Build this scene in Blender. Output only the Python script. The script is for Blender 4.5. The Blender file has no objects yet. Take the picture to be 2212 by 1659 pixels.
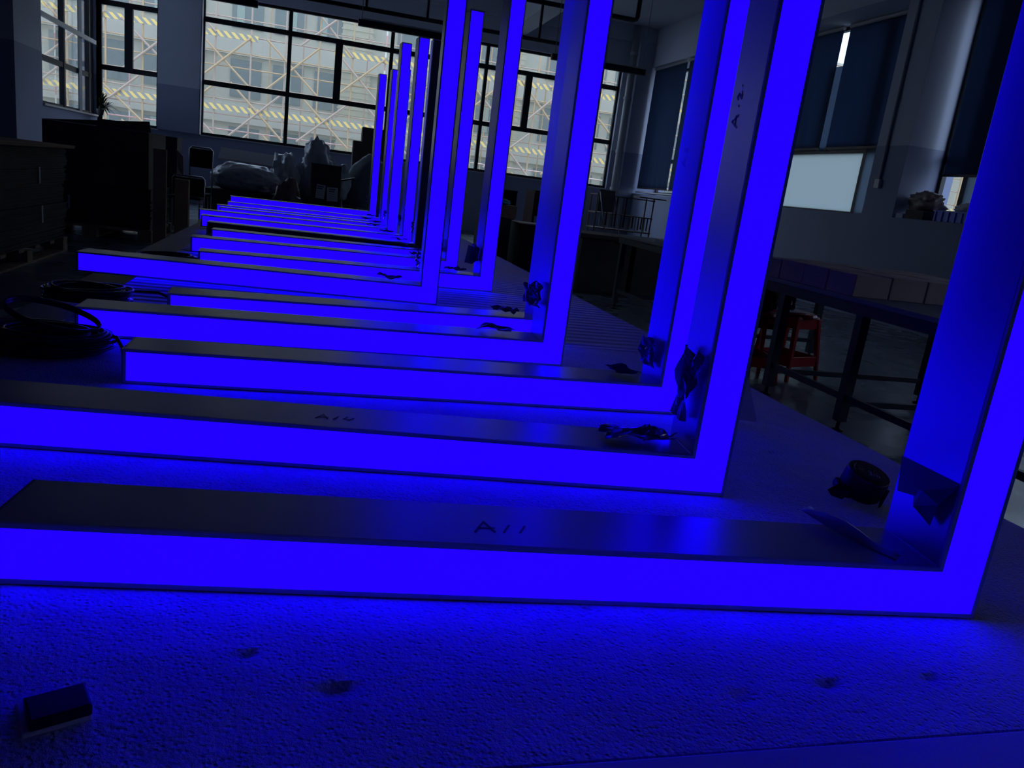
import bpy, bmesh, math, random
from mathutils import Vector, Matrix, noise
C = bpy.context.scene.collection
sc = bpy.context.scene
R = math.radians

# ------------------------------------------------------------------ camera
FZ = 1.04                      # camera height over the floor
cd = bpy.data.cameras.new('camera'); cam = bpy.data.objects.new('camera', cd); C.objects.link(cam)
cd.sensor_fit = 'HORIZONTAL'; cd.sensor_width = 36.0; cd.lens = 1668.1 / 2212 * 36.0
cd.clip_start = 0.02; cd.clip_end = 300
fw = Vector((0.25924374, 0.93480272, -0.24276855)); rt = Vector((0.96405312, -0.23530044, 0.12343131)); up = Vector((-0.05826038, 0.26604057, 0.96219964))
m = Matrix((rt, up, -fw)).transposed().to_4x4(); m.translation = Vector((0, 0, FZ)); cam.matrix_world = m
sc.camera = cam

# ------------------------------------------------------------------ world: overcast sky
w = bpy.data.worlds.new('sky'); sc.world = w; w.use_nodes = True
nt = w.node_tree; nt.nodes.clear()
bg = nt.nodes.new('ShaderNodeBackground'); wo = nt.nodes.new('ShaderNodeOutputWorld')
bg.inputs[0].default_value = (0.64, 0.81, 1.18, 1); bg.inputs[1].default_value = 2.8
nt.links.new(bg.outputs[0], wo.inputs[0])

sc.view_settings.view_transform = 'Standard'; sc.view_settings.look = 'None'
sc.view_settings.exposure = 0.0; sc.view_settings.gamma = 1.0; sc.view_settings.use_curve_mapping = False
cy = sc.cycles
cy.use_denoising = True; cy.max_bounces = 10; cy.diffuse_bounces = 5; cy.glossy_bounces = 4; cy.transmission_bounces = 6; cy.transparent_max_bounces = 12
cy.sample_clamp_indirect = 4.0; cy.caustics_reflective = False; cy.caustics_refractive = False

# ------------------------------------------------------------------ materials
MATS = {}
def _new(name):
    m = bpy.data.materials.new(name); m.use_nodes = True; MATS[name] = m
    return m, m.node_tree, m.node_tree.nodes['Principled BSDF']
def add_bump(nt, b, scale, strength, dist=0.002, detail=4, stretch=None, kind='noise'):
    tc = nt.nodes.new('ShaderNodeTexCoord'); mp = nt.nodes.new('ShaderNodeMapping')
    if stretch: mp.inputs['Scale'].default_value = stretch
    n = nt.nodes.new('ShaderNodeTexNoise' if kind == 'noise' else 'ShaderNodeTexVoronoi')
    n.inputs['Scale'].default_value = scale
    if kind == 'noise': n.inputs['Detail'].default_value = detail
    bp = nt.nodes.new('ShaderNodeBump'); bp.inputs['Strength'].default_value = strength; bp.inputs['Distance'].default_value = dist
    nt.links.new(tc.outputs['Object'], mp.inputs[0]); nt.links.new(mp.outputs[0], n.inputs['Vector'])
    nt.links.new(n.outputs[0], bp.inputs['Height']); nt.links.new(bp.outputs[0], b.inputs['Normal'])
    return tc, mp, n, bp
def mat(name, col, rough=0.6, metal=0.0, bump=None, vary=0.0, vscale=6.0, spec=0.5, coat=0.0):
    m, nt, b = _new(name)
    b.inputs['Base Color'].default_value = (*col, 1); b.inputs['Roughness'].default_value = rough; b.inputs['Metallic'].default_value = metal
    b.inputs['Specular IOR Level'].default_value = spec; b.inputs['Coat Weight'].default_value = coat
    if bump: add_bump(nt, b, *bump)
    if vary:
        tc = nt.nodes.new('ShaderNodeTexCoord'); n = nt.nodes.new('ShaderNodeTexNoise'); n.inputs['Scale'].default_value = vscale; n.inputs['Detail'].default_value = 5
        r = nt.nodes.new('ShaderNodeValToRGB')
        r.color_ramp.elements[0].position = .3; r.color_ramp.elements[1].position = .7
        r.color_ramp.elements[0].color = (*[c * (1 - vary) for c in col], 1); r.color_ramp.elements[1].color = (*[min(1, c * (1 + vary)) for c in col], 1)
        nt.links.new(tc.outputs['Object'], n.inputs['Vector']); nt.links.new(n.outputs[0], r.inputs[0]); nt.links.new(r.outputs[0], b.inputs['Base Color'])
    return m
def emis(name, col, strength):
    m, nt, b = _new(name)
    b.inputs['Base Color'].default_value = (0.02, 0.02, 0.03, 1); b.inputs['Emission Color'].default_value = (*col, 1); b.inputs['Emission Strength'].default_value = strength
    b.inputs['Roughness'].default_value = .5; b.inputs['Specular IOR Level'].default_value = 0.0
    return m
def see(name, col, clear, rough=0.1, translucent=0.0):
    """thin see-through sheet: transparent mixed with gloss / translucent cloth"""
    m = bpy.data.materials.new(name); m.use_nodes = True; MATS[name] = m; nt = m.node_tree; nt.nodes.clear()
    o = nt.nodes.new('ShaderNodeOutputMaterial'); t = nt.nodes.new('ShaderNodeBsdfTransparent'); mx = nt.nodes.new('ShaderNodeMixShader'); mx.inputs[0].default_value = 1 - clear
    if translucent:
        d = nt.nodes.new('ShaderNodeBsdfDiffuse'); d.inputs[0].default_value = (*col, 1)
        tr = nt.nodes.new('ShaderNodeBsdfTranslucent'); tr.inputs[0].default_value = (*col, 1)
        m2 = nt.nodes.new('ShaderNodeMixShader'); m2.inputs[0].default_value = translucent
        nt.links.new(d.outputs[0], m2.inputs[1]); nt.links.new(tr.outputs[0], m2.inputs[2]); s = m2
    else:
        s = nt.nodes.new('ShaderNodeBsdfPrincipled'); s.inputs['Base Color'].default_value = (*col, 1); s.inputs['Roughness'].default_value = rough
    nt.links.new(t.outputs[0], mx.inputs[1]); nt.links.new(s.outputs[0], mx.inputs[2]); nt.links.new(mx.outputs[0], o.inputs[0])
    return m
def mat_glass():
    m = bpy.data.materials.new('window_glass'); m.use_nodes = True; nt = m.node_tree; nt.nodes.clear()
    o = nt.nodes.new('ShaderNodeOutputMaterial'); t = nt.nodes.new('ShaderNodeBsdfTransparent'); t.inputs[0].default_value = (.93, .95, .945, 1)
    g = nt.nodes.new('ShaderNodeBsdfGlossy'); g.inputs['Roughness'].default_value = .02
    lw = nt.nodes.new('ShaderNodeLayerWeight'); pw = nt.nodes.new('ShaderNodeMath'); pw.operation = 'POWER'; pw.inputs[1].default_value = 4.0
    fr = nt.nodes.new('ShaderNodeMapRange'); fr.inputs[3].default_value = .03; fr.inputs[4].default_value = .6; mx = nt.nodes.new('ShaderNodeMixShader')
    nt.links.new(lw.outputs['Facing'], pw.inputs[0]); nt.links.new(pw.outputs[0], fr.inputs[0])
    nt.links.new(fr.outputs[0], mx.inputs[0]); nt.links.new(t.outputs[0], mx.inputs[1]); nt.links.new(g.outputs[0], mx.inputs[2]); nt.links.new(mx.outputs[0], o.inputs[0])
    return m
def mat_stripe(name, c1, c2, per, ang=True, axis=0):
    m, nt, b = _new(name); b.inputs['Roughness'].default_value = .6
    tc = nt.nodes.new('ShaderNodeTexCoord'); mp = nt.nodes.new('ShaderNodeSeparateXYZ')
    a = nt.nodes.new('ShaderNodeMath'); a.operation = 'MULTIPLY_ADD'; a.inputs[1].default_value = 1.0 if ang else 0.0
    nt.links.new(tc.outputs['Object'], mp.inputs[0]); nt.links.new(mp.outputs[2 if axis == 0 else 0], a.inputs[0]); nt.links.new(mp.outputs[axis], a.inputs[2])
    d = nt.nodes.new('ShaderNodeMath'); d.operation = 'DIVIDE'; d.inputs[1].default_value = per; fr = nt.nodes.new('ShaderNodeMath'); fr.operation = 'FRACT'
    gt = nt.nodes.new('ShaderNodeMath'); gt.operation = 'GREATER_THAN'; gt.inputs[1].default_value = .5
    mx = nt.nodes.new('ShaderNodeMix'); mx.data_type = 'RGBA'; mx.inputs[6].default_value = (*c1, 1); mx.inputs[7].default_value = (*c2, 1)
    for p, q in ((a, d), (d, fr), (fr, gt)): nt.links.new(p.outputs[0], q.inputs[0])
    nt.links.new(gt.outputs[0], mx.inputs[0]); nt.links.new(mx.outputs[2], b.inputs['Base Color'])
    return m
def mat_wall(name, top, low, zline):
    """white painted wall with a darker painted band below zline (world height)"""
    m, nt, b = _new(name); b.inputs['Roughness'].default_value = .75
    g = nt.nodes.new('ShaderNodeNewGeometry'); s = nt.nodes.new('ShaderNodeSeparateXYZ'); gt = nt.nodes.new('ShaderNodeMath'); gt.operation = 'GREATER_THAN'; gt.inputs[1].default_value = zline
    n = nt.nodes.new('ShaderNodeTexNoise'); n.inputs['Scale'].default_value = 1.3; n.inputs['Detail'].default_value = 6
    r = nt.nodes.new('ShaderNodeMapRange'); r.inputs[3].default_value = .88; r.inputs[4].default_value = 1.08
    mx = nt.nodes.new('ShaderNodeMix'); mx.data_type = 'RGBA'; mx.inputs[6].default_value = (*low, 1); mx.inputs[7].default_value = (*top, 1)
    mu = nt.nodes.new('ShaderNodeMix'); mu.data_type = 'RGBA'; mu.blend_type = 'MULTIPLY'; mu.inputs[0].default_value = 1
    L = nt.links
    L.new(g.outputs['Position'], s.inputs[0]); L.new(s.outputs[2], gt.inputs[0]); L.new(gt.outputs[0], mx.inputs[0]); L.new(g.outputs['Position'], n.inputs['Vector'])
    L.new(n.outputs[0], r.inputs[0]); L.new(mx.outputs[2], mu.inputs[6]); L.new(r.outputs[0], mu.inputs[7]); L.new(mu.outputs[2], b.inputs['Base Color'])
    return m
def mat_foam_near():
    m, nt, b = _new('foam_pitted'); b.inputs['Base Color'].default_value = (.84, .84, .86, 1); b.inputs['Roughness'].default_value = .55; b.inputs['Specular IOR Level'].default_value = .35
    L = nt.links; tc = nt.nodes.new('ShaderNodeTexCoord')
    def tex(t, scale, **k):
        n = nt.nodes.new(t); n.inputs['Scale'].default_value = scale
        for a, v in k.items(): n.inputs[a].default_value = v
        L.new(tc.outputs['Object'], n.inputs['Vector']); return n
    n1 = tex('ShaderNodeTexNoise', 260, Detail=4.0, Roughness=.65); n2 = tex('ShaderNodeTexVoronoi', 210, Randomness=1.0); n3 = tex('ShaderNodeTexNoise', 14, Detail=4.0); n4 = tex('ShaderNodeTexNoise', 3.2, Detail=2.0, Distortion=1.5)
    def mth(op, a, bb):
        x = nt.nodes.new('ShaderNodeMath'); x.operation = op
        for i, v in enumerate((a, bb)):
            if isinstance(v, (int, float)): x.inputs[i].default_value = v
            else: L.new(v, x.inputs[i])
        return x.outputs[0]
    # scratched arcs: thin ridges where a slow noise crosses one value
    arc = mth('LESS_THAN', mth('ABSOLUTE', mth('SUBTRACT', n4.outputs[0], .5), 0), .0035)
    pit = mth('MINIMUM', n2.outputs[0], .45); patch = mth('MULTIPLY', n3.outputs[0], mth('ADD', n4.outputs[0], .4))
    h = mth('MULTIPLY', mth('ADD', mth('MULTIPLY', n1.outputs[0], .7), mth('MULTIPLY', pit, .9)), mth('ADD', patch, .25))
    h = mth('ADD', h, mth('MULTIPLY', n3.outputs[0], 1.1)); h = mth('SUBTRACT', h, mth('MULTIPLY', arc, .25))
    bp = nt.nodes.new('ShaderNodeBump'); bp.inputs['Strength'].default_value = 1.0; bp.inputs['Distance'].default_value = .0105
    L.new(h, bp.inputs['Height']); L.new(bp.outputs[0], b.inputs['Normal'])
    return m
def mat_foam_ribbed():
    m, nt, b = _new('foam_ribbed'); b.inputs['Base Color'].default_value = (.80, .80, .82, 1); b.inputs['Roughness'].default_value = .55
    L = nt.links; tc = nt.nodes.new('ShaderNodeTexCoord'); wv = nt.nodes.new('ShaderNodeTexWave'); wv.bands_direction = 'Y'; wv.wave_profile = 'SIN'
    wv.inputs['Scale'].default_value = 6.6; wv.inputs['Distortion'].default_value = .5; wv.inputs['Detail'].default_value = 2.0; wv.inputs['Detail Scale'].default_value = 1.0
    bp = nt.nodes.new('ShaderNodeBump'); bp.inputs['Strength'].default_value = .8; bp.inputs['Distance'].default_value = .006
    L.new(tc.outputs['Object'], wv.inputs['Vector']); L.new(wv.outputs[1], bp.inputs['Height']); L.new(bp.outputs[0], b.inputs['Normal'])
    return m
def mat_floor():
    m, nt, b = _new('epoxy_floor'); L = nt.links
    tc = nt.nodes.new('ShaderNodeTexCoord'); n = nt.nodes.new('ShaderNodeTexNoise'); n.inputs['Scale'].default_value = .9; n.inputs['Detail'].default_value = 7
    r = nt.nodes.new('ShaderNodeValToRGB'); r.color_ramp.elements[0].color = (.12, .145, .17, 1); r.color_ramp.elements[1].color = (.23, .27, .31, 1)
    n2 = nt.nodes.new('ShaderNodeTexNoise'); n2.inputs['Scale'].default_value = 2.5; r2 = nt.nodes.new('ShaderNodeMapRange'); r2.inputs[3].default_value = .12; r2.inputs[4].default_value = .42
    L.new(tc.outputs['Object'], n.inputs['Vector']); L.new(tc.outputs['Object'], n2.inputs['Vector']); L.new(n.outputs[0], r.inputs[0]); L.new(r.outputs[0], b.inputs['Base Color'])
    L.new(n2.outputs[0], r2.inputs[0]); L.new(r2.outputs[0], b.inputs['Roughness'])
    return m

M = dict(
    wall=mat_wall('wall_paint', (.52, .54, .64), (.29, .32, .45), FZ + 1.10), ceil=mat('ceiling_paint', (.48, .49, .54), .8), floor=mat_floor(),
    black=mat('black_window_frame', (.012, .012, .014), .5), alu=mat('pale_aluminium', (.55, .55, .56), .4, .3), glass=mat_glass(),
    housing=mat('anodised_housing', (.36, .37, .42), .33, .7, bump=(900, .05, .0003, 2, (.05, 1, 1))), lip=mat('anodised_rim', (.46, .48, .54), .6, 0),
    blue=emis('lit_blue_diffuser', (.0038, 0, 1), 4.1), off=mat('unlit_diffuser', (.05, .055, .08), .16, 0, coat=.5), cap=mat('end_cap_metal', (.2, .21, .24), .35, .7),
    ink=mat('marker_ink', (.004, .004, .006), .4), inkp=mat('pale_marker_ink', (.62, .52, .22), .6),
    film=see('crumpled_film', (.16, .17, .24), .15, .10), brightw=mat('bright_white_foam', (.92, .92, .93), .6), milky=mat('milky_foil', (.8, .8, .85), .4), filmw=see('milky_film', (.5, .5, .55), .3, .2), cable=mat('black_pvc_cable', (.03, .032, .04), .25, 0, spec=.6),
    foam=mat_foam_near(), ribbed=mat_foam_ribbed(), board=mat('dark_table_board', (.03, .03, .035), .5), steel=mat('painted_steel', (.035, .045, .065), .45, .2),
    card=mat('cardboard', (.33, .215, .13), .8, vary=.12, vscale=5), carddark=mat('dark_cardboard', (.10, .075, .06), .8, vary=.15), cardpale=mat('pale_cardboard', (.60, .48, .42), .75, vary=.06), white=mat('white_foam_board', (.72, .72, .73), .6),  # carddark is a plain, darker brown than card
    wood=mat('pallet_wood', (.36, .26, .16), .8, vary=.25, vscale=14), strap=mat('white_strap', (.7, .7, .7), .4), bag=see('plastic_wrap', (.55, .58, .62), .12, .25), bagsolid=mat('milky_plastic', (.42, .45, .5), .3, bump=(9, .5, .03)),
    drape=mat('grey_cover', (.16, .18, .21), .7, bump=(5, .5, .03)), paper=mat('white_paper', (.62, .64, .7), .7), print=mat('grey_print', (.12, .12, .16), .8), darkcloth=mat('black_cloth', (.012, .012, .015), .85),
    red=mat('red_plastic', (.52, .012, .02), .32), bluep=mat('blue_plastic', (.01, .10, .75), .35), browng=mat('brown_plastic_bag', (.30, .22, .19), .35), cyan=mat('cyan_plastic', (.05, .45, .75), .4),
    tape=mat('black_rubber', (.012, .012, .014), .45), tapered=mat('dark_red_label', (.10, .008, .015), .3), ringm=mat('dark_ring', (.12, .12, .13), .3, .5), chrome=mat('chrome_rim', (.5, .5, .52), .2, .9), whitep=mat('white_print', (.75, .75, .75), .5),
    blind=see('navy_blind', (.085, .12, .20), .0, translucent=.55), frost=see('frosted_film_pane', (.50, .55, .52), .05, translucent=.85), frostd=see('dim_film_strip', (.20, .24, .30), .0, translucent=.8), frostg=see('grey_film_pane', (.22, .26, .30), .03, translucent=.85), pipe=mat('black_iron_pipe', (.012, .010, .016), .5), conduit=mat('grey_conduit', (.32, .32, .34), .5), lamp=mat('black_lamp_housing', (.008, .008, .01), .5), tube=mat('opal_tube', (.6, .62, .6), .4),
    facade=mat('facade_plaster', (.48, .44, .33), .9, vary=.08, vscale=.5), fband=mat('facade_band', (.54, .50, .39), .9), fpil=mat('facade_tile_strip', (.50, .45, .30), .8), fglass=mat('facade_window_glass', (.12, .155, .145), .25), fcurt=mat('facade_teal_panel', (.30, .38, .30), .5),
    net=see('debris_net', (.66, .64, .52), .74, translucent=.5), pole=mat('tan_scaffold_pole', (.46, .31, .16), .6), pole2=mat('rusty_pink_pole', (.42, .30, .21), .6), redwhite=mat_stripe('red_white_pole', (.66, .60, .48), (.55, .30, .24), .9, False, 2), hazard=mat_stripe('yellow_black_board', (.74, .50, .14), (.26, .25, .20), .29, True, 0),
    ground=mat('asphalt', (.16, .16, .15), .9), leaf=mat('dark_leaf', (.02, .05, .015), .5), pot=mat('dark_pot', (.05, .04, .04), .6), desk=mat('dark_wood_furniture', (.06, .03, .028), .8, spec=.1), rack=mat('brown_rack_metal', (.16, .10, .08), .5), greymetal=mat('grey_panel', (.30, .33, .36), .5), marks=mat('dark_floor_stain', (.02, .022, .025), .5))

# ------------------------------------------------------------------ mesh helpers
class MB:
    def __init__(s): s.v = []; s.f = []
    def add(s, vs, fs):
        o = len(s.v); s.v += [tuple(v) for v in vs]; s.f += [tuple(i + o for i in f) for f in fs]; return s
    def box(s, x0, x1, y0, y1, z0, z1, M4=None):
        vs = [Vector((x, y, z)) for z in (z0, z1) for y in (y0, y1) for x in (x0, x1)]
        if M4: vs = [M4 @ v for v in vs]
        return s.add(vs, [(0, 2, 3, 1), (4, 5, 7, 6), (0, 1, 5, 4), (2, 6, 7, 3), (0, 4, 6, 2), (1, 3, 7, 5)])
    def prism(s, poly, y0, y1, M4=None):      # polygon in x,z (counter-clockwise seen from -y), extruded along y
        n = len(poly); vs = [Vector((x, y0, z)) for x, z in poly] + [Vector((x, y1, z)) for x, z in poly]
        if M4: vs = [M4 @ v for v in vs]
        return s.add(vs, [tuple(range(n)), tuple(range(2 * n - 1, n - 1, -1))] + [(i, i + n, (i + 1) % n + n, (i + 1) % n) for i in range(n)])
    def tube(s, pts, r, n=8, caps=True, closed=False):
        pts = [Vector(p) for p in pts]; m_ = len(pts); ref = None; rings = []
        for i, p in enumerate(pts):
            a = pts[(i - 1) % m_] if (i or closed) else p; b = pts[(i + 1) % m_] if (i < m_ - 1 or closed) else p
            t = (b - a).normalized()
            if ref is None: ref = t.cross(Vector((0, 0, 1)) if abs(t.z) < .9 else Vector((1, 0, 0))).normalized()
            ref = (ref - t * ref.dot(t)).normalized(); q = t.cross(ref); rr = r[i] if isinstance(r, (list, tuple)) else r
            rings.append([p + (ref * math.cos(2 * math.pi * k / n) + q * math.sin(2 * math.pi * k / n)) * rr for k in range(n)])
        fs = []
        for i in range(m_ if closed else m_ - 1):
            j = (i + 1) % m_
            fs += [(i * n + k, i * n + (k + 1) % n, j * n + (k + 1) % n, j * n + k) for k in range(n)]
        if caps and not closed: fs += [tuple(range(n - 1, -1, -1)), tuple((m_ - 1) * n + k for k in range(n))]
        return s.add([v for r_ in rings for v in r_], fs)
    def lathe(s, prof, n=32, c=(0, 0, 0), M4=None, sx=1, sy=1):
        vs = [Vector((c[0] + r * math.cos(2 * math.pi * k / n) * sx, c[1] + r * math.sin(2 * math.pi * k / n) * sy, c[2] + z)) for r, z in prof for k in range(n)]
        if M4: vs = [M4 @ v for v in vs]
        fs = [(i * n + k, i * n + (k + 1) % n, (i + 1) * n + (k + 1) % n, (i + 1) * n + k) for i in range(len(prof) - 1) for k in range(n)]
        fs += [tuple(range(n - 1, -1, -1)), tuple((len(prof) - 1) * n + k for k in range(n))]
        return s.add(vs, fs)
    def grid(s, nx, ny, fn, thick=0.0):
        vs = [Vector(fn(i / (nx - 1), j / (ny - 1))) for j in range(ny) for i in range(nx)]
        fs = [(j * nx + i, j * nx + i + 1, (j + 1) * nx + i + 1, (j + 1) * nx + i) for j in range(ny - 1) for i in range(nx - 1)]
        return s.add(vs, fs)
    def build(s, name, material, parent=None, bevel=0.0, smooth=False, solid=0.0, segs=2):
        me = bpy.data.meshes.new(name); me.from_pydata(s.v, [], s.f); me.validate(); me.materials.append(M[material] if isinstance(material, str) else material)
        bm = bmesh.new(); bm.from_mesh(me); bmesh.ops.recalc_face_normals(bm, faces=bm.faces); bm.to_mesh(me); bm.free()
        if smooth:
            for p in me.polygons: p.use_smooth = True
        o = bpy.data.objects.new(name, me); C.objects.link(o)
        if parent: o.parent = parent
        if solid: md = o.modifiers.new('t', 'SOLIDIFY'); md.thickness = solid
        if bevel: md = o.modifiers.new('b', 'BEVEL'); md.width = bevel; md.segments = segs; md.limit_method = 'ANGLE'
        return o
def tag(o, label=None, cat=None, group=None, kind=None):
    if label: o['label'] = label
    if cat: o['category'] = cat
    if group: o['group'] = group
    if kind: o['kind'] = kind
    return o
def empty(name, loc, rz=0.0, **k):
    o = bpy.data.objects.new(name, None); C.objects.link(o); o.location = loc; o.rotation_euler = (0, 0, rz); o.empty_display_size = .05
    return tag(o, **k)
def struct(o, label=None): o['kind'] = 'structure'; return tag(o, label)
def copy_tree(o, parent=None):
    c = o.copy(); C.objects.link(c)
    if parent: c.parent = parent
    for ch in list(o.children): copy_tree(ch, c)
    return c
Z = lambda z: z + FZ           # height measured from the camera -> height over the floor

# ------------------------------------------------------------------ room shell
XR, XG, YB, XL = 6.85, 7.45, 16.8, -4.03       # inner face right, glass plane right, back wall, left window wall
CE = FZ + 3.66
s = MB().box(-10.2, 7.7, -6.2, 17.1, -.15, 0); struct(s.build('floor', 'floor'))
s = MB().box(-10.2, 7.7, -6.2, 17.1, CE, CE + .15); s.box(3.62, 4.0, -6, 16.8, CE - .55, CE); s.box(-2.9, -2.5, -6, 16.8, CE - .45, CE); s.box(-10, 6.85, 10.6, 11.0, CE - .38, CE)
struct(s.build('ceiling', 'ceil'))
SI, HD = Z(.275), Z(2.84)
s = MB(); s.box(XL - .2, 7.6, YB, YB + .25, 0, SI - .0); s.box(XL - .2, 7.6, YB, YB + .25, HD, CE)
s.box(-3.0, -2.24, YB - .12, YB + .25, SI, HD); s.box(6.24, 7.6, YB, YB + .25, SI, HD)
struct(s.build('wall_back', 'wall'))
s = MB(); s.box(XL - .25, XL, 12.5, YB + .25, 0, Z(.38)); s.box(XL - .25, XL, 12.5, YB + .25, Z(2.9), CE); s.box(XL - .25, XL, 12.5, 13.62, Z(.38), Z(2.9)); s.box(XL - .25, XL, 16.68, YB + .25, Z(.38), Z(2.9))
s.box(-10.2, XL - .25, 12.5, 12.75, 0, CE); s.box(-10.2, -10, -6.2, 12.75, 0, CE)
struct(s.build('wall_left', 'wall'))
s = MB(); s.box(-10.2, 7.7, -6.2, -6.0, 0, CE); struct(s.build('wall_front', 'wall'))
s = MB(); s.box(XR, 7.6, -6, YB, 0, Z(.245)); s.box(XR, 7.6, -6, YB, Z(2.9), CE)
for a, b in ((8.33, 8.9), (12.4, 13.2), (16.72, 16.8), (3.9, 4.5), (-.5, .1), (-6, -4.4)): s.box(XR, 7.6, a, b, Z(.245), Z(2.9))
struct(s.build('wall_right', 'wall'))
s = MB(); s.box(6.52, 6.85, 16.70, 16.8, 0, CE)
struct(s.build('trim_1', 'wall'), 'flat wall strip in the far right corner')
s = MB().box(XL, 6.85, 16.66, 16.8, CE - .30, CE); struct(s.build('trim_2', 'wall'))

# windows ----------------------------------------------------------
def window_back(n, x0, x1, full, half, openers=()):
    e = empty('window_%d' % n, ((x0 + x1) / 2, YB + .12, SI)); e['kind'] = 'structure'
    ox, oy, oz = (x0 + x1) / 2, YB + .12, SI
    f = MB()
    def b(xa, xb, za, zb, d=.035): f.box(xa - ox, xb - ox, -d, d, za - oz, zb - oz)
    b(x0, x1, SI, SI + .05); b(x0, x1, HD - .05, HD); b(x0, x0 + .03, SI, HD); b(x1 - .05, x1, SI, HD)
    for z in (1.26, 2.39): b(x0, x1, Z(z) - .045, Z(z) + .045)
    for x in full: b(x - .035, x + .035, SI, HD, .045)
    for x in half: b(x - .07, x + .07, Z(1.26), Z(2.39), .045)
    f.build('window_frame', 'black', e)
    xs = [x0] + list(full) + [x1]; zs = [SI, Z(1.26), Z(2.39), HD]
    for i in range(len(xs) - 1):
        for j in range(3):
            MB().box(xs[i] - ox + .02, xs[i + 1] - ox - .02, -.004, .004, zs[j] - oz + .02, zs[j + 1] - oz - .02).build('window_pane', 'glass', e)
    MB().box(x0 - ox, x1 - ox, -.16, .02, -.02, .0).build('window_sill', 'alu', e)
    # pale reveal on the left jamb and the head
    MB().box(x0 - ox - .012, x0 - ox + .0, -.24, -.04, 0, HD - oz).build('window_reveal', 'white', e)
window_back(1, -4.03, -3.0, [], [-3.54]); window_back(2, -2.24, 6.24, [-.66, 1.31, 3.27, 5.23], [.28, 4.21])

def side_frame(n, xg, y0, y1, z0, z1, trans, mull, sect=None, parent_cols='black'):
    e = empty('window_%d' % n, (xg, (y0 + y1) / 2, z0)); e['kind'] = 'structure'; oy = (y0 + y1) / 2
    f = MB()
    def b(ya, yb, za, zb, d=.03): f.box(-d, d, ya - oy, yb - oy, za - z0, zb - z0)
    b(y0, y1, z0, z0 + .04); b(y0, y1, z1 - .05, z1); b(y0, y0 + .05, z0, z1); b(y1 - .05, y1, z0, z1)
    for z in trans: b(y0, y1, z - .04, z + .04)
    for y in mull: b(y - .04, y + .04, z0, z1, .04)
    f.build('window_frame', parent_cols, e)
    ys = [y0] + list(mull) + [y1]; zs = [z0] + list(trans) + [z1]
    for i in range(len(ys) - 1):
        for j in range(len(zs) - 1):
            mt = 'glass'
            if sect and (i, j) in sect: mt = sect[(i, j)]
            MB().box(-.004, .004, ys[i] - oy + .02, ys[i + 1] - oy - .02, zs[j] - z0 + .02, zs[j + 1] - z0 - .02).build('window_pane', mt, e)
    return e
e = side_frame(3, XL - .1, 13.62, 16.68, Z(.38), Z(2.9), [Z(1.05)], [14.95, 16.45])
s = MB().box(.06, .10, -1.53, 1.50, 1.22, 1.29); o = s.build('window_rail', 'alu', e)
MB().box(.02, .13, -1.53, 1.50, -.03, .0).build('window_sill', 'alu', e)
MB().box(.035, .06, .55, .72, .0, 2.3).build('window_sash', 'greymetal', e)
e = side_frame(4, XG - .03, 8.9, 12.4, Z(.245), Z(2.9), [Z(1.14)], [9.8], {(1, 0): 'frost'})
MB().box(-.05, -.03, -1.07, -.88, 0.0, 2.6).build('window_sash', 'frostg', e); MB().box(-.05, -.03, .05, .30, .9, 2.10).build('window_sash', 'frostd', e)
e = side_frame(5, XG - .03, 13.2, 16.72, Z(.30), Z(2.9), [Z(1.0)], [14.8, 15.7])
MB().box(-.55, -.03, -1.65, 1.65, -.03, .0).build('window_sill', 'white', e)
e = side_frame(6, XG - .03, 4.5, 8.33, Z(.245), Z(2.9), [Z(1.0)], [6.1, 7.9])
MB().box(-.05, -.03, .8, 1.44, 0.0, 2.6).build('window_sash', 'frostg', e)
side_frame(7, XG - .03, .1, 3.9, Z(.245), Z(2.9), [Z(1.0)], [1.4, 2.7])
side_frame(8, XG - .03, -4.4, -.5, Z(.245), Z(2.9), [Z(1.0)], [-3.2, -1.8])

# roller blinds
def blind(y0, y1, zb, label, zt=Z(2.86), seed=0, xb=7.32):
    e = empty('roller_blind', (xb, (y0 + y1) / 2, zb), label=label, cat='blind', group='navy roller blinds along the window wall')
    h = zt - zb; hw = (y1 - y0) / 2
    f = MB(); f.grid(70, 20, lambda u, v: (.012 * math.sin(u * 37 + seed) * (1 - v) * (.4 + .6 * math.sin(u * 11 + seed) ** 2), -hw + 2 * hw * u, h * v))
    f.build('blind_fabric', 'blind', e, solid=.002, smooth=True)
    MB().box(-.012, .012, -hw, hw, -.02, .012).build('bottom_bar', 'black', e, bevel=.004)
    MB().tube([(0, -hw, h + .01), (0, hw, h + .01)], .03, 12).build('roller_tube', 'conduit', e)
blind(15.12, 16.66, Z(.38), 'navy roller blind pulled right down at the far corner window', xb=6.93); blind(13.25, 15.02, Z(.38), 'wide navy roller blind pulled down beside the far corner blind', xb=6.93)
blind(8.95, 10.65, Z(1.17), 'navy roller blind half down, between the light gap and the pilaster with conduit', seed=2); blind(10.80, 12.36, Z(1.17), 'navy roller blind half down, on the far side of the light gap', seed=4)
blind(6.3, 8.20, Z(.81), 'navy roller blind hanging lower, over the sill with the blue crate', seed=1); blind(4.55, 6.2, Z(.81), 'navy roller blind nearest the camera behind the nearest lit frame', seed=3)
blind(.15, 3.85, Z(.81), 'unseen navy roller blind beside the camera, added to limit the bench window daylight'); blind(-4.3, -.55, Z(.81), 'unseen navy roller blind behind the camera, added to hold back its window daylight')  # out-of-view blinds added so only low daylight enters by these windows
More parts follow.
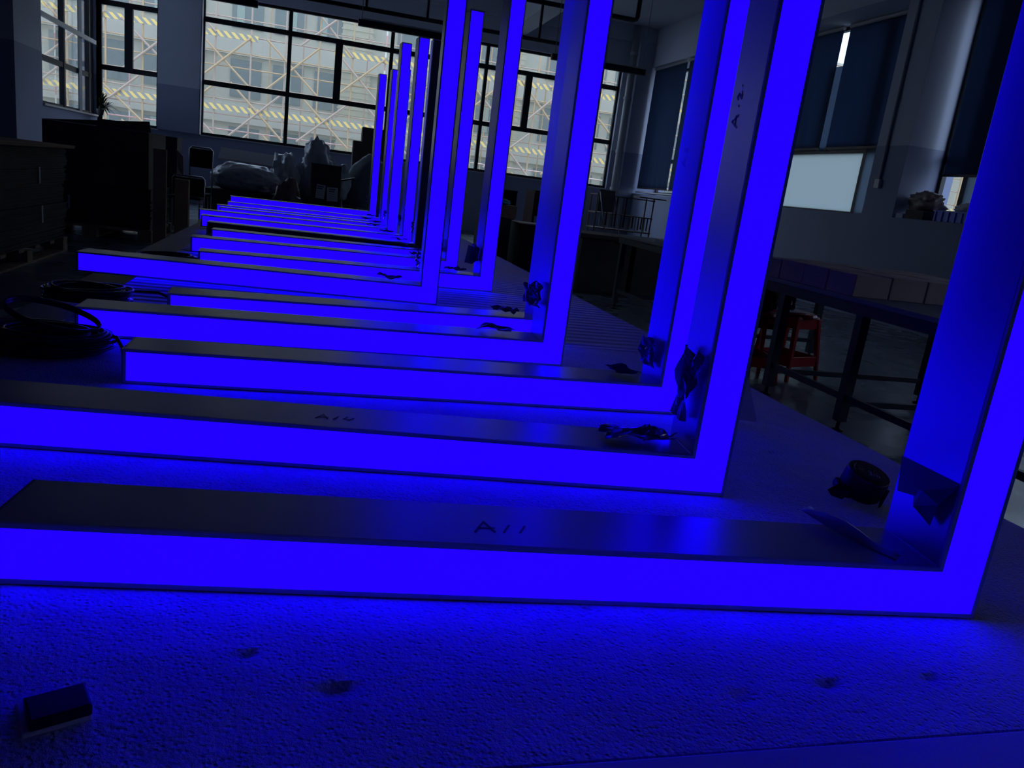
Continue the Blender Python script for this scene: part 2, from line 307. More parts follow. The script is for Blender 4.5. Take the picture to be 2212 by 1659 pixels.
# socket and conduit on the pilaster
e = empty('wall_conduit', (XR - .02, 8.69, Z(.63)), label='thin grey conduit running down the pilaster to a small socket', cat='conduit')
MB().tube([(0, 0, .06), (0, 0, 2.1), (0, .02, 3.0)], .018, 8).build('pipe', 'conduit', e); MB().box(-.03, .02, -.045, .045, -.05, .06).build('socket_box', 'whitep', e, bevel=.006)
e = empty('drain_pipe', (6.36, 16.62, 0), label='grey vertical pipe with collars in the far right corner', cat='pipe')
MB().tube([(0, 0, 0), (0, 0, CE - .02)], .075, 14).build('pipe', 'conduit', e, smooth=True)
for z in (1.3, 2.1, 3.2, 4.1): MB().tube([(0, 0, z), (0, 0, z + .06)], .09, 14).build('pipe_collar', 'conduit', e)

# ------------------------------------------------------------------ ceiling pipes and lamps
e = empty('sprinkler_pipe', (1.6, 12, Z(2.18)), label='long black sprinkler pipe hung below the ceiling, the lower run nearer the windows', cat='pipe', group='black sprinkler pipes')
MB().tube([(-4.2, 0, 0), (2.4, 0, 0)], .030, 10).build('pipe', 'pipe', e, smooth=True)
for x in (-3.1, -1.07, -.21, 1.46): MB().tube([(x, 0, 0), (x, 0, CE - Z(2.18) - .0)], .022, 8).build('hanger_rod', 'pipe', e)
e = empty('sprinkler_pipe', (3.6, 12, Z(2.70)), label='short black sprinkler pipe that elbows up into the ceiling', cat='pipe', group='black sprinkler pipes')
MB().tube([(-2.8, 0, 0), (.90, 0, 0), (.94, 0, .015), (.955, 0, .05), (.96, 0, CE - Z(2.70))], .035, 10).build('pipe', 'pipe', e, smooth=True)
MB().tube([(-1.6, 0, 0), (-1.6, 0, CE - Z(2.70))], .022, 8).build('hanger_rod', 'pipe', e)
def lamp(x0, x1, label):
    e = empty('pendant_lamp', ((x0 + x1) / 2, 11.9, Z(1.985)), label=label, cat='lamp', group='black linear pendant lamps'); h = (x1 - x0) / 2
    MB().box(-h, h, -.04, .04, -.055, .03).build('lamp_housing', 'lamp', e, bevel=.006)
    MB().box(-h + .05, h - .03, -.02, .02, .032, .055).build('lamp_tube', 'tube', e)
    for x in (-h + .05, h - .05): MB().tube([(x, 0, .03), (x, 0, CE - Z(2.0))], .006, 6).build('hanging_wire', 'conduit', e)
lamp(-2.42, -.90, 'unlit black linear lamp at the top left, in front of the big window'); lamp(.43, 1.93, 'unlit black linear lamp hanging above the far lit frames'); lamp(3.26, 4.77, 'unlit black linear lamp hanging nearest the right window corner')

# ------------------------------------------------------------------ outside
s = MB().box(-40, 70, 17.6, 80, Z(-5.5), Z(-5.4)); tag(s.build('street_ground', 'ground'), kind='structure'); 
s = MB().box(8.2, 70, -20, 17.6, Z(-5.5), Z(-5.4)); tag(s.build('street_ground', 'ground'), kind='structure')
YF = 37.0
b = empty('office_building', (2, YF, Z(-5.4)), label='pale building under construction beyond the windows, behind the scaffolding', cat='building')
T = lambda x, y, z: (x - 2, y - YF, z - Z(-5.4))
def lb(mb, x0, x1, y0, y1, z0, z1): mb.box(x0 - 2, x1 - 2, y0 - YF, y1 - YF, z0 - Z(-5.4), z1 - Z(-5.4)); return mb
lb(MB(), -26, 46, YF, YF + 1, Z(-5.4), Z(8.2)).build('facade_wall', 'facade', b)
FL = 2.75
k = 0
rnd = random.Random(4)
for lev in range(-1, 3):
    z = Z(1.62) + lev * FL
    lb(MB(), -26, 46, YF - .22, YF + .1, z - .35, z + .45).build('floor_slab_band', 'fband', b)
    for x in [i * 1.72 - 12.4 for i in range(19)]:
        if (int((x + 30) / 1.72)) % 4 == 2: continue
        o = lb(MB(), x, x + 1.25, YF - .06, YF + .1, z + .72, z + FL - .5).build('window', 'fglass', b)
        if rnd.random() < .45:
            q = rnd.random() * .6; lb(MB(), x + .1 + q, x + .4 + q, YF - .09, YF, z + .75, z + FL - .55).build('window_panel', 'fcurt', o)
for x in [i * 6.88 - 13.25 for i in range(6)]:
    mb = lb(MB(), x + .2, x + 1.5, YF - .12, YF, Z(-3), Z(8))
    for j in range(44): lb(mb, x + .15, x + 1.55, YF - .15, YF - .1, Z(-3) + j * .25, Z(-3) + j * .25 + .06)
    mb.build('tile_strip', 'fpil', b)
YS = 34.5
sf = empty('scaffolding', (0, YS, Z(-5.4)), label='tan pole scaffolding with crossed braces and yellow and black boards across the building', cat='scaffold')
S0 = Z(-5.4)
n_ = 0
for i in range(47):
    x = -15.9 + i * .655; 
    if i % 2 and rnd.random() < .12: continue
    top = Z(8.5); dx = rnd.uniform(-.04, .04)
    mt = 'redwhite' if rnd.random() < .18 else rnd.choice(['pole', 'pole', 'pole2'])
    yy = 0 if i % 2 == 0 else .9
    MB().tube([(x + dx, yy, 0), (x, yy, top - S0)], .038 if i % 2 == 0 else .03, 6).build('standard', mt, sf)
for i in range(14):
    z = Z(-.35 + i * .605) + rnd.uniform(-.04, .04)
    MB().tube([(-17, .07, z - S0), (38, .07, z - S0 + rnd.uniform(-.05, .05))], .030, 6).build('ledger', rnd.choice(['pole', 'pole2', 'pole2', 'redwhite'] if i < 5 else ['pole', 'pole2']), sf)
for z in (1.72 - 2.72, 1.72, 1.72 + 2.72):
    for i in range(19):
        x0 = -17 + i * 2.9
        if z > 3 and i == 5: continue
        MB().box(x0, x0 + 2.86, -.09, -.05, Z(z) - S0 - .11, Z(z) - S0 + .11).build('toe_board', 'hazard', sf)
# crossed braces: each an X round a node of the lattice
for lev, z, xoff in ((0, 1.68, .12), (1, 3.53, 1.42), (2, 5.38, .12), (-1, -.17, 1.42), (3, 7.2, 1.42)):
    for i in range(-6, 6):
        xc = xoff + i * 2.62
        if lev >= 2 and i % 2: continue
        dz, dx = .95, 1.02
        for sgn in (-1, 1):
            if rnd.random() < .08: continue
            MB().tube([(xc - dx * sgn, -.14 - .03 * sgn, Z(z) - S0 - dz * rnd.uniform(.9, 1.1)), (xc + dx * sgn, -.14 - .03 * sgn, Z(z) - S0 + dz * rnd.uniform(.9, 1.1))], .045, 6).build('brace', rnd.choice(['pole', 'pole', 'pole2', 'pole2']), sf)
for i in range(10): MB().tube([(26 + i * 1.0, 0, 0), (26 + i * 1.0, 0, Z(8.5) - S0)], .05, 6).build('standard', 'pole', sf)
nt_ = MB(); nt_.grid(90, 14, lambda u, v: (-17 + 55 * u, .25 * math.sin(u * 150) * .3, 13.4 * v)); nt_.v = [(x, y, z) for x, y, z in nt_.v]
o = nt_.build('debris_net', 'net'); o.location = (0, YS + 1.35, Z(-5.4)); tag(o, 'pale green debris net hung between the scaffolding and the building', 'net')
s = MB().box(30, 31, -15, 30, Z(-5.4), Z(5)); tag(s.build('side_building', 'fband'), 'plain pale building seen through the right hand windows', 'building')

# ------------------------------------------------------------------ the long table with foam sheets
HT = Z(-.35)                  # top of the foam
e = empty('work_table', (.23, 3.4, 0), label='long dark work table carrying the foam sheets and the lit frames', cat='table')
MB().box(-.86, .66, -2.97, 3.0, HT - .075, HT - .045).build('tabletop', 'board', e, bevel=.004)
for x in (-.7, .6):
    MB().box(x - .02, x + .02, -2.9, 2.95, HT - .125, HT - .075).build('rail', 'steel', e)
    for y in (-2.8, -.9, 1.0, 2.85): MB().box(x - .025, x + .025, y - .025, y + .025, 0, HT - .075).build('leg', 'steel', e)
def gouged(x, y):
    d = 0
    for gx, gy, ga, gr in GOUGES:
        q = ((x - gx) / gr) ** 2 + ((y - gy) / (gr * .55)) ** 2
        if q < 4: d -= ga * math.exp(-q * 1.5)
    return d
GOUGES = [(.033, .475, .006, .014), (.42, .455, .005, .012), (.335, .445, .004, .010), (.155, .60, .003, .009), (-.03, .52, .004, .009), (.52, .455, .004, .010), (.25, .57, .003, .008), (.62, .62, .003, .01), (.72, 1.02, .004, .012), (.80, 1.10, .003, .010), (.85, .95, .003, .012), (.45, .74, .0025, .010), (.70, .98, .003, .008)]
def foam_sheet(name, x0, x1, y0, y1, mt, label, zt, th, nx, ny, wob):
    f = MB()
    def top(u, v):
        x = x0 + (x1 - x0) * u; y = y0 + (y1 - y0) * v
        if u in (0, 1): x += .004 * noise.noise(Vector((x * 3, y * 9, 1)))
        return (x, y, zt + wob * noise.noise(Vector((x * 5, y * 5, 3))) - (wob * .5) + gouged(x, y))
    f.grid(nx, ny, top)
    # rim and underside
    idx = [i for i in range(nx)] + [j * nx + nx - 1 for j in range(1, ny)] + [(ny - 1) * nx + i for i in range(nx - 2, -1, -1)] + [j * nx for j in range(ny - 2, 0, -1)]
    base = len(f.v); low = [(f.v[i][0], f.v[i][1], zt - th) for i in idx]; f.v += low; n = len(idx)
    f.f += [(idx[i], base + i, base + (i + 1) % n, idx[(i + 1) % n]) for i in range(n)]; f.f.append(tuple(base + i for i in range(n)))
    return tag(f.build(name, mt, smooth=False), label, 'foam sheet')
foam_sheet('foam_sheet', -.455, .935, .392, 1.74, 'foam', 'thick pitted white foam sheet at the near end of the table', HT, .045, 190, 190, .0012)
foam_sheet('foam_sheet', -.452, .945, 1.745, 6.42, 'ribbed', 'ribbed white foam sheet covering the far part of the table', HT, .045, 12, 60, .0006)
s = MB().box(-.60, .93, .337, .3895, HT - .045, HT + .0005); tag(s.build('foam_board', 'white', bevel=.002), 'smooth narrow board lying along the near edge of the table', 'board')

# ------------------------------------------------------------------ L shaped light frames
W, D = .052, .088
def lpoly(L, h, a, w=W):      # L outline inset by a, outer corner at the origin
    return [(-L + a, a), (-a, a), (-a, h - a), (-w + a, h - a), (-w + a, w - a), (-L + a, w - a)]
def ribbon(mb, p, q, wd, o, ux, uy, un):
    """flat pen stroke from p to q (2d) on the plane at o spanned by ux, uy"""
    p = Vector(p); q = Vector(q); t = (q - p).normalized() * wd * .4; n = Vector((-t.y, t.x)).normalized() * wd / 2
    vs = [o + ux * a.x + uy * a.y + un * h for h in (0, .0002) for a in (p - t + n, p - t - n, q + t - n, q + t + n)]
    mb.add(vs, [(0, 1, 2, 3), (4, 7, 6, 5), (0, 4, 5, 1), (1, 5, 6, 2), (2, 6, 7, 3), (3, 7, 4, 0)])
GL = {'A': ([(0, 0), (.45, 1), (.85, .05)], [(.15, .38), (.85, .42)]), '1': ([(.1, .1), (.4, .75)],), '4': ([(.35, .8), (.1, .3), (.55, .25)], [(.8, .65), (.45, .0)]), '2': ([(.1, .6), (.3, .85), (.5, .6), (.15, .1), (.6, .1)],), '5': ([(.6, .9), (.2, .9), (.15, .5), (.5, .5), (.5, .1), (.1, .1)],), '.': ([(.3, .3), (.36, .36)],)}
def writing(text, o, ux, uy, size, ink, parent, wd=.0014):
    mb = MB(); un = ux.cross(uy).normalized(); x = 0
    for ch in text:
        for st in GL.get(ch, ()):
            for a, c in zip(st[:-1], st[1:]): ribbon(mb, ((a[0] + x) * size, a[1] * size), ((c[0] + x) * size, c[1] * size), wd, o, ux, uy, un)
        x += 1.15 if ch == 'A' else .7
    return mb.build('handwritten_mark', ink, parent)
def crumple(parent, o, ux, uy, un, sx, sy, amp, seed, mt='film', n=9, name='protective_film'):
    r = random.Random(seed); mb = MB(); dirs = [(Vector((r.uniform(-1, 1), r.uniform(-1, 1))).normalized(), r.uniform(2, 5), r.uniform(0, 6)) for _ in range(4)]
    def fn(u, v):
        q = Vector((u, v)); h = 0
        for d, f_, ph in dirs: h += abs(((q.dot(d) * f_ + ph) % 2) - 1) * .25
        edge = 1 - .25 * noise.noise(Vector((u * 2, v * 2, seed)))
        return o + ux * ((u - .5) * sx * edge + .15 * sx * (h - .5)) + uy * ((v - .5) * sy * edge) + un * (.0015 + amp * h)
    mb.grid(n, n, fn)
    return mb.build(name, mt, parent, solid=.0004)
FR = [
 # inner corner x, y, yaw(deg), arm length outer, height, lit, label
 (.595, .546, -5.4, .882, 1.02, 1, 'nearest lit blue L frame, marked A11 on its dark upper face', 'A11'),
 (.481, .839, -6.4, .93, 1.02, 1, 'second lit blue L frame from the camera, marked A14 on its dark upper face', 'A14'),
 (.601, 1.202, -.7, .914, 1.00, 1, 'third lit blue L frame from the camera, its left end beside the near cable coil', ''),
 (.474, 1.520, .9, .927, 1.02, 1, 'fourth lit blue L frame, its left end just behind the big raised cable loop', ''),
 (.536, 1.790, 4.4, .875, 1.00, 1, 'short lit blue L frame whose upright hides close behind the fourth frame', ''),
 (.304, 2.202, -3.2, .953, 1.02, 1, 'lit blue L frame whose left end reaches furthest over the dark floor', ''),
 (.554, 2.584, 4.0, .940, 1.03, 1, 'lit blue L frame with a dark film tab sticking out of its upright', ''),
 (.498, 2.982, 3.6, .963, .953, 1, 'lit blue L frame whose whole upright top shows just below the ceiling pipe', ''),
 (.475, 3.300, 1.0, .915, .98, 1, 'lit blue L frame lying just in front of the single unlit frame', ''),
 (.452, 3.600, -1.0, .95, .934, 0, 'the only unlit L frame, dark face among the lit blue ones', ''),
 (.437, 4.020, 4.0, 1.005, 1.00, 1, 'lit blue L frame just behind the unlit one, right of the far pair of uprights', ''),
 (.392, 4.400, 4.0, 1.02, 1.02, 1, 'lit blue L frame whose upright is left of the far pair of uprights', ''),
 (.43, 4.715, 2.5, .995, .93, 1, 'lit blue L frame behind the far pair, upright hidden behind them', ''),
 (.395, 4.930, 3.5, 1.00, .945, 1, 'lit blue L frame with a thin sliver of upright beside the last one', ''),
 (.46, 5.350, 3.0, 1.05, .90, 1, 'lit blue L frame next to last in the row, only its arm shows', ''),
 (.402, 6.130, 5.0, 1.05, 1.045, 1, 'last lit blue L frame at the far end of the table', ''),
]
frames = []
X_, Y_, Z_ = Vector((1, 0, 0)), Vector((0, 1, 0)), Vector((0, 0, 1))
for i, (ix, iy, yaw, L, h, lit, label, mark) in enumerate(FR):
    a = R(yaw); px = ix + W * math.cos(a); py = iy + W * math.sin(a)
    e = empty('light_frame', (px, py, HT + .0005), a, label=label, cat='light', group='L shaped light frames in a row on the table')
    MB().prism(lpoly(L, h, .0), .0032, D).build('housing', 'housing', e, bevel=.0008)
    # rim lips: outline with the diffuser cut out
    t = .0042; mb = MB(); o_ = lpoly(L, h, 0); q_ = lpoly(L, h, t); n = 6
    vs = [(x, y, z) for y in (0, .0032) for x, z in o_] + [(x, y, z) for y in (0, .0032) for x, z in q_]
    fs = []
    for k in range(n):
        j = (k + 1) % n
        fs += [(k, j, 12 + j, 12 + k), (6 + k, 18 + k, 18 + j, 6 + j), (k, 6 + k, 6 + j, j), (12 + k, 12 + j, 18 + j, 18 + k)]
    mb.add(vs, fs); mb.build('face_rim', 'lip', e)
    MB().prism(lpoly(L, h, t), .0008, .0030).build('light_panel' if lit else 'unlit_panel', 'blue' if lit else 'off', e)
    MB().box(-L - .002, -L, 0, D, 0, W).build('end_cap', 'cap', e); MB().box(-W, 0, 0, D, h, h + .002).build('end_cap', 'cap', e)
    rr = random.Random(i * 7 + 3)
    if i == 0:
        writing('A11', Vector((-.497, .028, W + .0003)), X_, Y_, .021, 'ink', e, .0019)
        w0 = -W
        MB().add([(w0 - .001, .088, .133), (w0 - .001, .004, .136), (w0 - .010, .018, .112), (w0 - .014, .066, .103), (w0 - .003, .080, .118)], [(0, 1, 2), (0, 2, 3), (0, 3, 4)]).build('protective_film', 'film', e, solid=.0004)
        MB().add([(w0 - .002, .058, .108), (w0 - .016, .030, .118), (w0 - .001, .004, .133), (w0 - .012, .010, .112), (w0 - .006, .020, .086), (w0 - .018, .034, .100)], [(0, 1, 5), (1, 2, 3), (1, 3, 5), (3, 4, 5), (0, 5, 4)]).build('protective_film', 'film', e, solid=.0004)
        st = MB(); st.grid(18, 6, lambda u, v: (-.135 + .050 * u + .018 * (v - .5) * (1 - .4 * u), .106 - .088 * u + .014 * (v - .5), W + .001 + .011 * math.sin(math.pi * min(1, u * 1.2)) * (1 - (2 * v - 1) ** 2) + .009 * (1 - u) ** 3)); st.build('protective_film', 'filmw', e, solid=.0003, smooth=True)
        MB().lathe([(.0065, 0), (.0063, .0004)], 12, c=(-.083, .026, W + .0002), sy=.8).build('round_sticker', 'greymetal', e)
        MB().add([(.001, .08, .05), (.022, .085, .055), (.018, .09, .085), (.001, .085, .11)], [(0, 1, 2, 3)]).build('film_tab', 'filmw', e, solid=.0004)
    elif i == 1:
        writing('A14', Vector((-.524, .032, W + .0003)), X_, Y_, .017, 'ink', e, .0016)
        writing('A.2.', Vector((-W - .0003, .055, .455)), Z_, Y_, .017, 'inkp', e, .0022)
        crumple(e, Vector((-.118, .045, W)), X_, Y_, Z_, .085, .05, .016, 21); crumple(e, Vector((-.09, .05, W)), Vector((.8, .6, 0)), Vector((-.6, .8, 0)), Z_, .05, .04, .020, 22)
        crumple(e, Vector((-W, .045, .135)), Y_, Z_, -X_, .045, .09, .020, 23); crumple(e, Vector((-W, .03, .15)), Vector((0, .8, .6)), Vector((0, -.6, .8)), -X_, .03, .07, .016, 24)
    elif i == 2:
        MB().add([(.117, 0, .071), (.132, -.03, .002), (.004, 0, .006), (.002, .02, .15)], [(0, 1, 2), (0, 2, 3)]).build('film_tab', 'milky', e, solid=.0006)
        writing('A5', Vector((-W - .0003, .05, .42)), Z_, Y_, .020, 'housing', e, .0016)
        crumple(e, Vector((-.105, .05, W)), Vector((.6, -.8, 0)), Vector((.8, .6, 0)), Z_, .06, .035, .022, 31); crumple(e, Vector((-W, .055, .10)), Y_, Z_, -X_, .06, .05, .018, 32, 'film')
    else:
        crumple(e, Vector((-.12 - rr.uniform(0, .03), .045, W)), Vector((.8, -.6, 0)), Vector((.6, .8, 0)), Z_, .07, .04, .022, 40 + i)
        crumple(e, Vector((-W, .045, .10 + rr.uniform(0, .05))), Y_, Z_, -X_, .06, .05, .022, 60 + i)
    if i in (3,):
        MB().add([(.001, .05, .07), (.012, .05, .035), (.006, .055, .02), (.001, .05, .015)], [(0, 1, 2, 3)]).build('film_tab', 'filmw', e, solid=.0004)
    if i == 6:
        MB().add([(-W - .001, .03, .14), (-W - .045, .02, .15), (-W - .05, .03, .09), (-W - .02, .04, .085), (-W - .001, .045, .10)], [(0, 1, 2, 3, 4)]).build('film_tab', 'film', e, solid=.0006)
    frames.append((e, L))

# cable coils ------------------------------------------------------
def coil(label, c, r0, turns, hgt, seed, extra=None, lead=None, thick=.0026, sy=1.0, tilt=(0, 0)):
    r = random.Random(seed); mb = MB(); pts = []
    for k in range(turns):
        rad = r0 * r.uniform(.80, 1.03); zz = hgt * (k + .5) / turns; cx_, cy_ = r.uniform(-.012, .012), r.uniform(-.01, .01); tx, ty = tilt[0] + r.uniform(-.06, .06), tilt[1] + r.uniform(-.06, .06)
        ring = []
        for q in range(40):
            an = 2 * math.pi * q / 40; x = math.cos(an) * rad * (1 + .03 * math.sin(3 * an + k)); y = math.sin(an) * rad * sy
            ring.append((x + cx_, y + cy_, max(thick, thick + zz + x * tx + y * ty)))
        mb.tube(ring, thick, 6, closed=True)
    if extra: 
        for ring in extra: mb.tube(ring, thick * 1.0, 6, closed=True)
    if lead: mb.tube(lead, thick * 1.25, 8)
    o = mb.build('cable_coil', 'cable', smooth=True); o.location = c
    return tag(o, label, 'cable', 'coiled black cables')
ex = []
for k in range(7):
    rr = random.Random(k + 90); a = .13 + rr.uniform(-.006, .006)
    ex.append([(.070 * math.cos(t) - .004 + rr.uniform(-.001, .001), .042 * math.sin(t) + .03, .049 - .017 * math.cos(t) + .010 * math.sin(t) + .0028 * (k % 3)) for t in [2 * math.pi * q / 44 for q in range(44)]])
coil('big coil of thin black cable with a raised loop, by the third frame', (-.408, 1.39, HT), .084, 44, .032, 5, extra=ex, lead=[(.07, .02, .03), (.10, .0, .028), (.115, -.03, .018), (.125, -.07, .012), (.143, -.12, .014)], sy=.75)
coil('flat coil of black cable lying behind the raised loop', (-.474, 1.87, HT), .083, 26, .026, 6, lead=[(.07, .03, .02), (.10, .035, .02), (.14, .03, .022), (.17, .0, .016), (.19, -.06, .014)], sy=.8, thick=.0024)
coil('small dark coil of cable at the left end of the frame furthest left', (-.43, 2.60, HT), .085, 12, .02, 7, lead=[(.07, .03, .015), (.12, .08, .012), (.18, .16, .01), (.10, .28, .012)], sy=.8, thick=.0026)
# ------------------------------------------------------------------ tape measure
e = empty('tape_measure', (.733, .842, HT + .011), R(-18), label='round black three metre tape measure with dark red ring on its top', cat='tape measure')
e.rotation_euler = (R(15), R(9), R(-18)); e.scale = (.78, .78, .80); e.location.z = HT + .008; e.location.x = .737; e.location.y = .836
n = 48; r_ = .037
MB().lathe([(r_ * .86, .002), (r_ * .97, .006), (r_, .014), (r_, .036), (r_ * .98, .0415), (r_ * .93, .0445)], n).build('case', 'tape', e, smooth=True)
e2 = e
MB().lathe([(r_ * .97, .0415), (r_ * .985, .0435), (r_ * .95, .0455), (r_ * .92, .0452)], n).build('rim_ring', 'ringm', e, smooth=True)
MB().lathe([(r_ * .92, .0446), (r_ * .92, .0458)], n).build('red_face', 'tapered', e)
MB().lathe([(r_ * .68, .0458), (r_ * .68, .0463), (r_ * .66, .0466)], n, c=(0, -.002, 0)).build('label_disc', 'tape', e)
mb = MB()
for k in range(14):
    a0 = R(135 + k * 4); a1 = R(135 + (k + 1) * 4); mb.add([(r_ * .69 * math.cos(q) * rr_ , r_ * .69 * math.sin(q) * rr_, .0464) for q, rr_ in ((a0, 1), (a1, 1), (a1, 1.10), (a0, 1.10))], [(0, 1, 2, 3)])
mb.build('highlight_arc', 'chrome', e, solid=.0003)
def text(body, size, loc, rot, parent, mt, name='lettering', ext=.0002):
    cu = bpy.data.curves.new(name, 'FONT'); cu.body = body; cu.size = size; cu.extrude = ext; cu.align_x = 'CENTER'; cu.align_y = 'CENTER'
    tmp = bpy.data.objects.new(name + '_t', cu); C.objects.link(tmp); dg = bpy.context.evaluated_depsgraph_get(); me = bpy.data.meshes.new_from_object(tmp.evaluated_get(dg)); bpy.data.objects.remove(tmp)
    me.materials.clear(); me.materials.append(M[mt]); o = bpy.data.objects.new(name, me); C.objects.link(o); o.parent = parent; o.location = loc; o.rotation_euler = rot
    return o
text('3m', .017, (.006, -.006, .0468), (0, 0, R(-6)), e, 'whitep')
mb = MB()
for k, (x, y, wd) in enumerate([(-.012, .013, .010), (.002, .012, .008), (.012, .010, .006), (-.014, .006, .012), (-.015, .003, .010), (.003, .004, .012), (.012, .002, .007), (-.015, 0, .009), (-.014, -.003, .010)]): mb.box(x - wd / 2, x + wd / 2, y - .0005, y + .0005, .0466, .0468)
mb.build('small_print', 'inkp', e); MB().box(-.004, .014, -.0185, -.0155, .0466, .0468).build('size_strip', 'print', e)
MB().box(-.046, -.018, -.030, .012, .0, .016).build('tape_mouth', 'tape', e, bevel=.006); MB().add([(-.045, -.018, .02), (-.060, -.022, .003), (-.056, -.034, .001), (-.036, -.036, .001), (-.030, -.034, .018)], [(0, 1, 2, 3, 4)]).build('end_hook', 'tape', e, solid=.002)
MB().lathe([(.016, 0), (.018, .001), (.016, .002)], 24, M4=Matrix.Translation((-.030, .0, .024)) @ Matrix.Rotation(R(-90), 4, 'Y')).build('lock_button', 'tape', e)
MB().add([(.030, -.02, .034), (.039, -.012, .030), (.037, -.018, .0), (.030, -.028, -.0), (.026, -.028, .016)], [(0, 1, 2, 3, 4)]).build('wrist_strap', 'darkcloth', e, solid=.002)
# foam block with black top at the near left corner
e = empty('adhesive_block', (-.137, .461, HT - .001), R(24), label='small black block stuck on a white foam pad, bottom left corner', cat='block')
MB().box(-.020, .018, -.014, .019, 0, .0045).build('foam_pad', 'white', e, bevel=.0015); MB().box(-.016, .018, -.015, .011, .0045, .0125).build('black_block', 'tape', e, bevel=.0015)

# ------------------------------------------------------------------ right: bench, cartons, stools
def bench(x0, x1, y0, y1, zt, label, ys, brace=True):
    e = empty('steel_bench', ((x0 + x1) / 2, (y0 + y1) / 2, 0), label=label, cat='bench'); hx, hy = (x1 - x0) / 2, (y1 - y0) / 2; cy_ = (y0 + y1) / 2
    MB().box(-hx, hx, -hy, hy, zt - .025, zt).build('benchtop', 'greymetal', e, bevel=.003)
    mb = MB()
    for x in (-hx + .01, hx - .05): mb.box(x, x + .04, -hy + .02, hy - .02, zt - .085, zt - .025)
    for y in (-hy + .02, hy - .06): mb.box(-hx + .05, hx - .05, y, y + .04, zt - .085, zt - .025)
    mb.build('frame', 'steel', e)
    for y in ys:
        for x in (-hx + .035, hx - .035):
            l = MB().box(x - .026, x + .026, y - cy_ - .026, y - cy_ + .026, .055, zt - .085).build('leg', 'steel', e)
            mb = MB(); mb.lathe([(.03, 0), (.034, .008), (.012, .016), (.010, .056)], 12, c=(x, y - cy_, 0)); mb.build('levelling_foot', 'black', l)
        MB().box(-hx + .06, hx - .06, y - cy_ - .015, y - cy_ + .015, .14, .17).build('stretcher', 'steel', e)
    MB().box(-hx + .02, -hx + .045, min(ys) - cy_, max(ys) - cy_, .17, .205).build('stretcher', 'steel', e)
bench(2.76, 3.98, 1.9, 4.48, Z(-.325), 'grey steel bench holding the row of pale cartons', (2.2, 3.43, 4.14))
bench(2.95, 4.0, 5.3, 7.4, Z(-.30), 'second steel bench further back, behind the carton row', (5.4, 7.3))
tag(MB().box(3.0, 3.5, 5.36, 6.6, Z(-.30), Z(-.275)).build('cover_sheet', 'white', bevel=.002), 'pale flat sheet lying on the further steel bench', 'sheet')
def carton(x0, x1, y0, y1, z0, z1, mt, label, group=None, flaps=False, tape=True, rz=0.0):
    e = empty('carton', ((x0 + x1) / 2, (y0 + y1) / 2, z0), rz, label=label, cat='carton', group=group); hx, hy, h = (x1 - x0) / 2, (y1 - y0) / 2, z1 - z0
    MB().box(-hx, hx, -hy, hy, 0, h).build('carton_body', mt, e, bevel=.004)
    if tape: MB().box(-.018, .018, -hy - .0015, hy + .0015, h * .75, h + .0015).build('packing_tape', 'cardpale' if mt != 'cardpale' else 'card', e)
    if flaps: MB().box(-hx - .012, -hx - .002, -hy, hy, h * .55, h + .10).build('flap', mt, e)
    return e
zc = Z(-.325) + .001
pos = ['right end', 'middle', 'left end']
kk = 0
for row in range(4):
    for q in range(5):
        x0 = 2.765 + q * .232 ; y0 = 3.52 + row * .232
        lab = {0: 'front', 1: 'second', 2: 'third', 3: 'backmost'}[row]; col = {0: 'left end', 1: 'second from left', 2: 'middle', 3: 'fourth from left', 4: 'right end'}[q]
        carton(x0, x0 + .224, y0, y0 + .226, zc, zc + .115 + (.004 if (q + row) % 3 else 0), 'cardpale', 'flat pale carton on steel bench, %s row, %s' % (lab, col), 'flat cartons on the steel bench', tape=False, rz=R(random.Random(q * 5 + row).uniform(-1, 1)))
def stool(x, y, rz, label):
    e = empty('plastic_stool', (x, y, 0), rz, label=label, cat='stool', group='red plastic stools'); h = .46
    MB().lathe([(.15, h - .03), (.155, h - .015), (.145, h), (.03, h), (.0301, h - .01)], 4 * 6, sx=1, sy=1).build('seat', 'red', e, smooth=False)
    MB().box(-.13, .13, -.13, .13, h - .045, h - .012).build('seat_skirt', 'red', e, bevel=.02)
    for sx in (-1, 1):
        for sy in (-1, 1):
            tb = Vector((sx * .115, sy * .115, h - .03)); bb = Vector((sx * .165, sy * .165, 0)); a_ = .028
            mb = MB(); vs = []
            for p, w_ in ((bb, .022), (tb, .036)):
                vs += [p + Vector((dx * w_ * .5, dy * w_ * .5, 0)) for dx, dy in ((-1, -1), (1, -1), (1, 1), (-1, 1))]
            mb.add(vs, [(0, 3, 2, 1), (4, 5, 6, 7), (0, 1, 5, 4), (1, 2, 6, 5), (2, 3, 7, 6), (3, 0, 4, 7)]); mb.build('leg', 'red', e, bevel=.003)
    for k in range(4):
        rot = Matrix.Rotation(math.pi / 2 * k, 4, 'Z'); mb = MB(); mb.box(-.155, .155, .148, .156, .10, .17, rot); mb.build('side_rail', 'red', e, bevel=.003)
        mb = MB(); mb.add([rot @ Vector(v) for v in ((-.13, .122, h - .03), (.13, .122, h - .03), (.135, .126, h - .10), (-.135, .126, h - .10))], [(0, 1, 2, 3)]); mb.build('side_panel', 'red', e, solid=.006)
stool(3.28, 4.72, R(20), 'red plastic stool further right with its window-like side openings showing'); stool(2.90, 4.60, R(-12), 'red plastic stool on the left carrying the black bag')
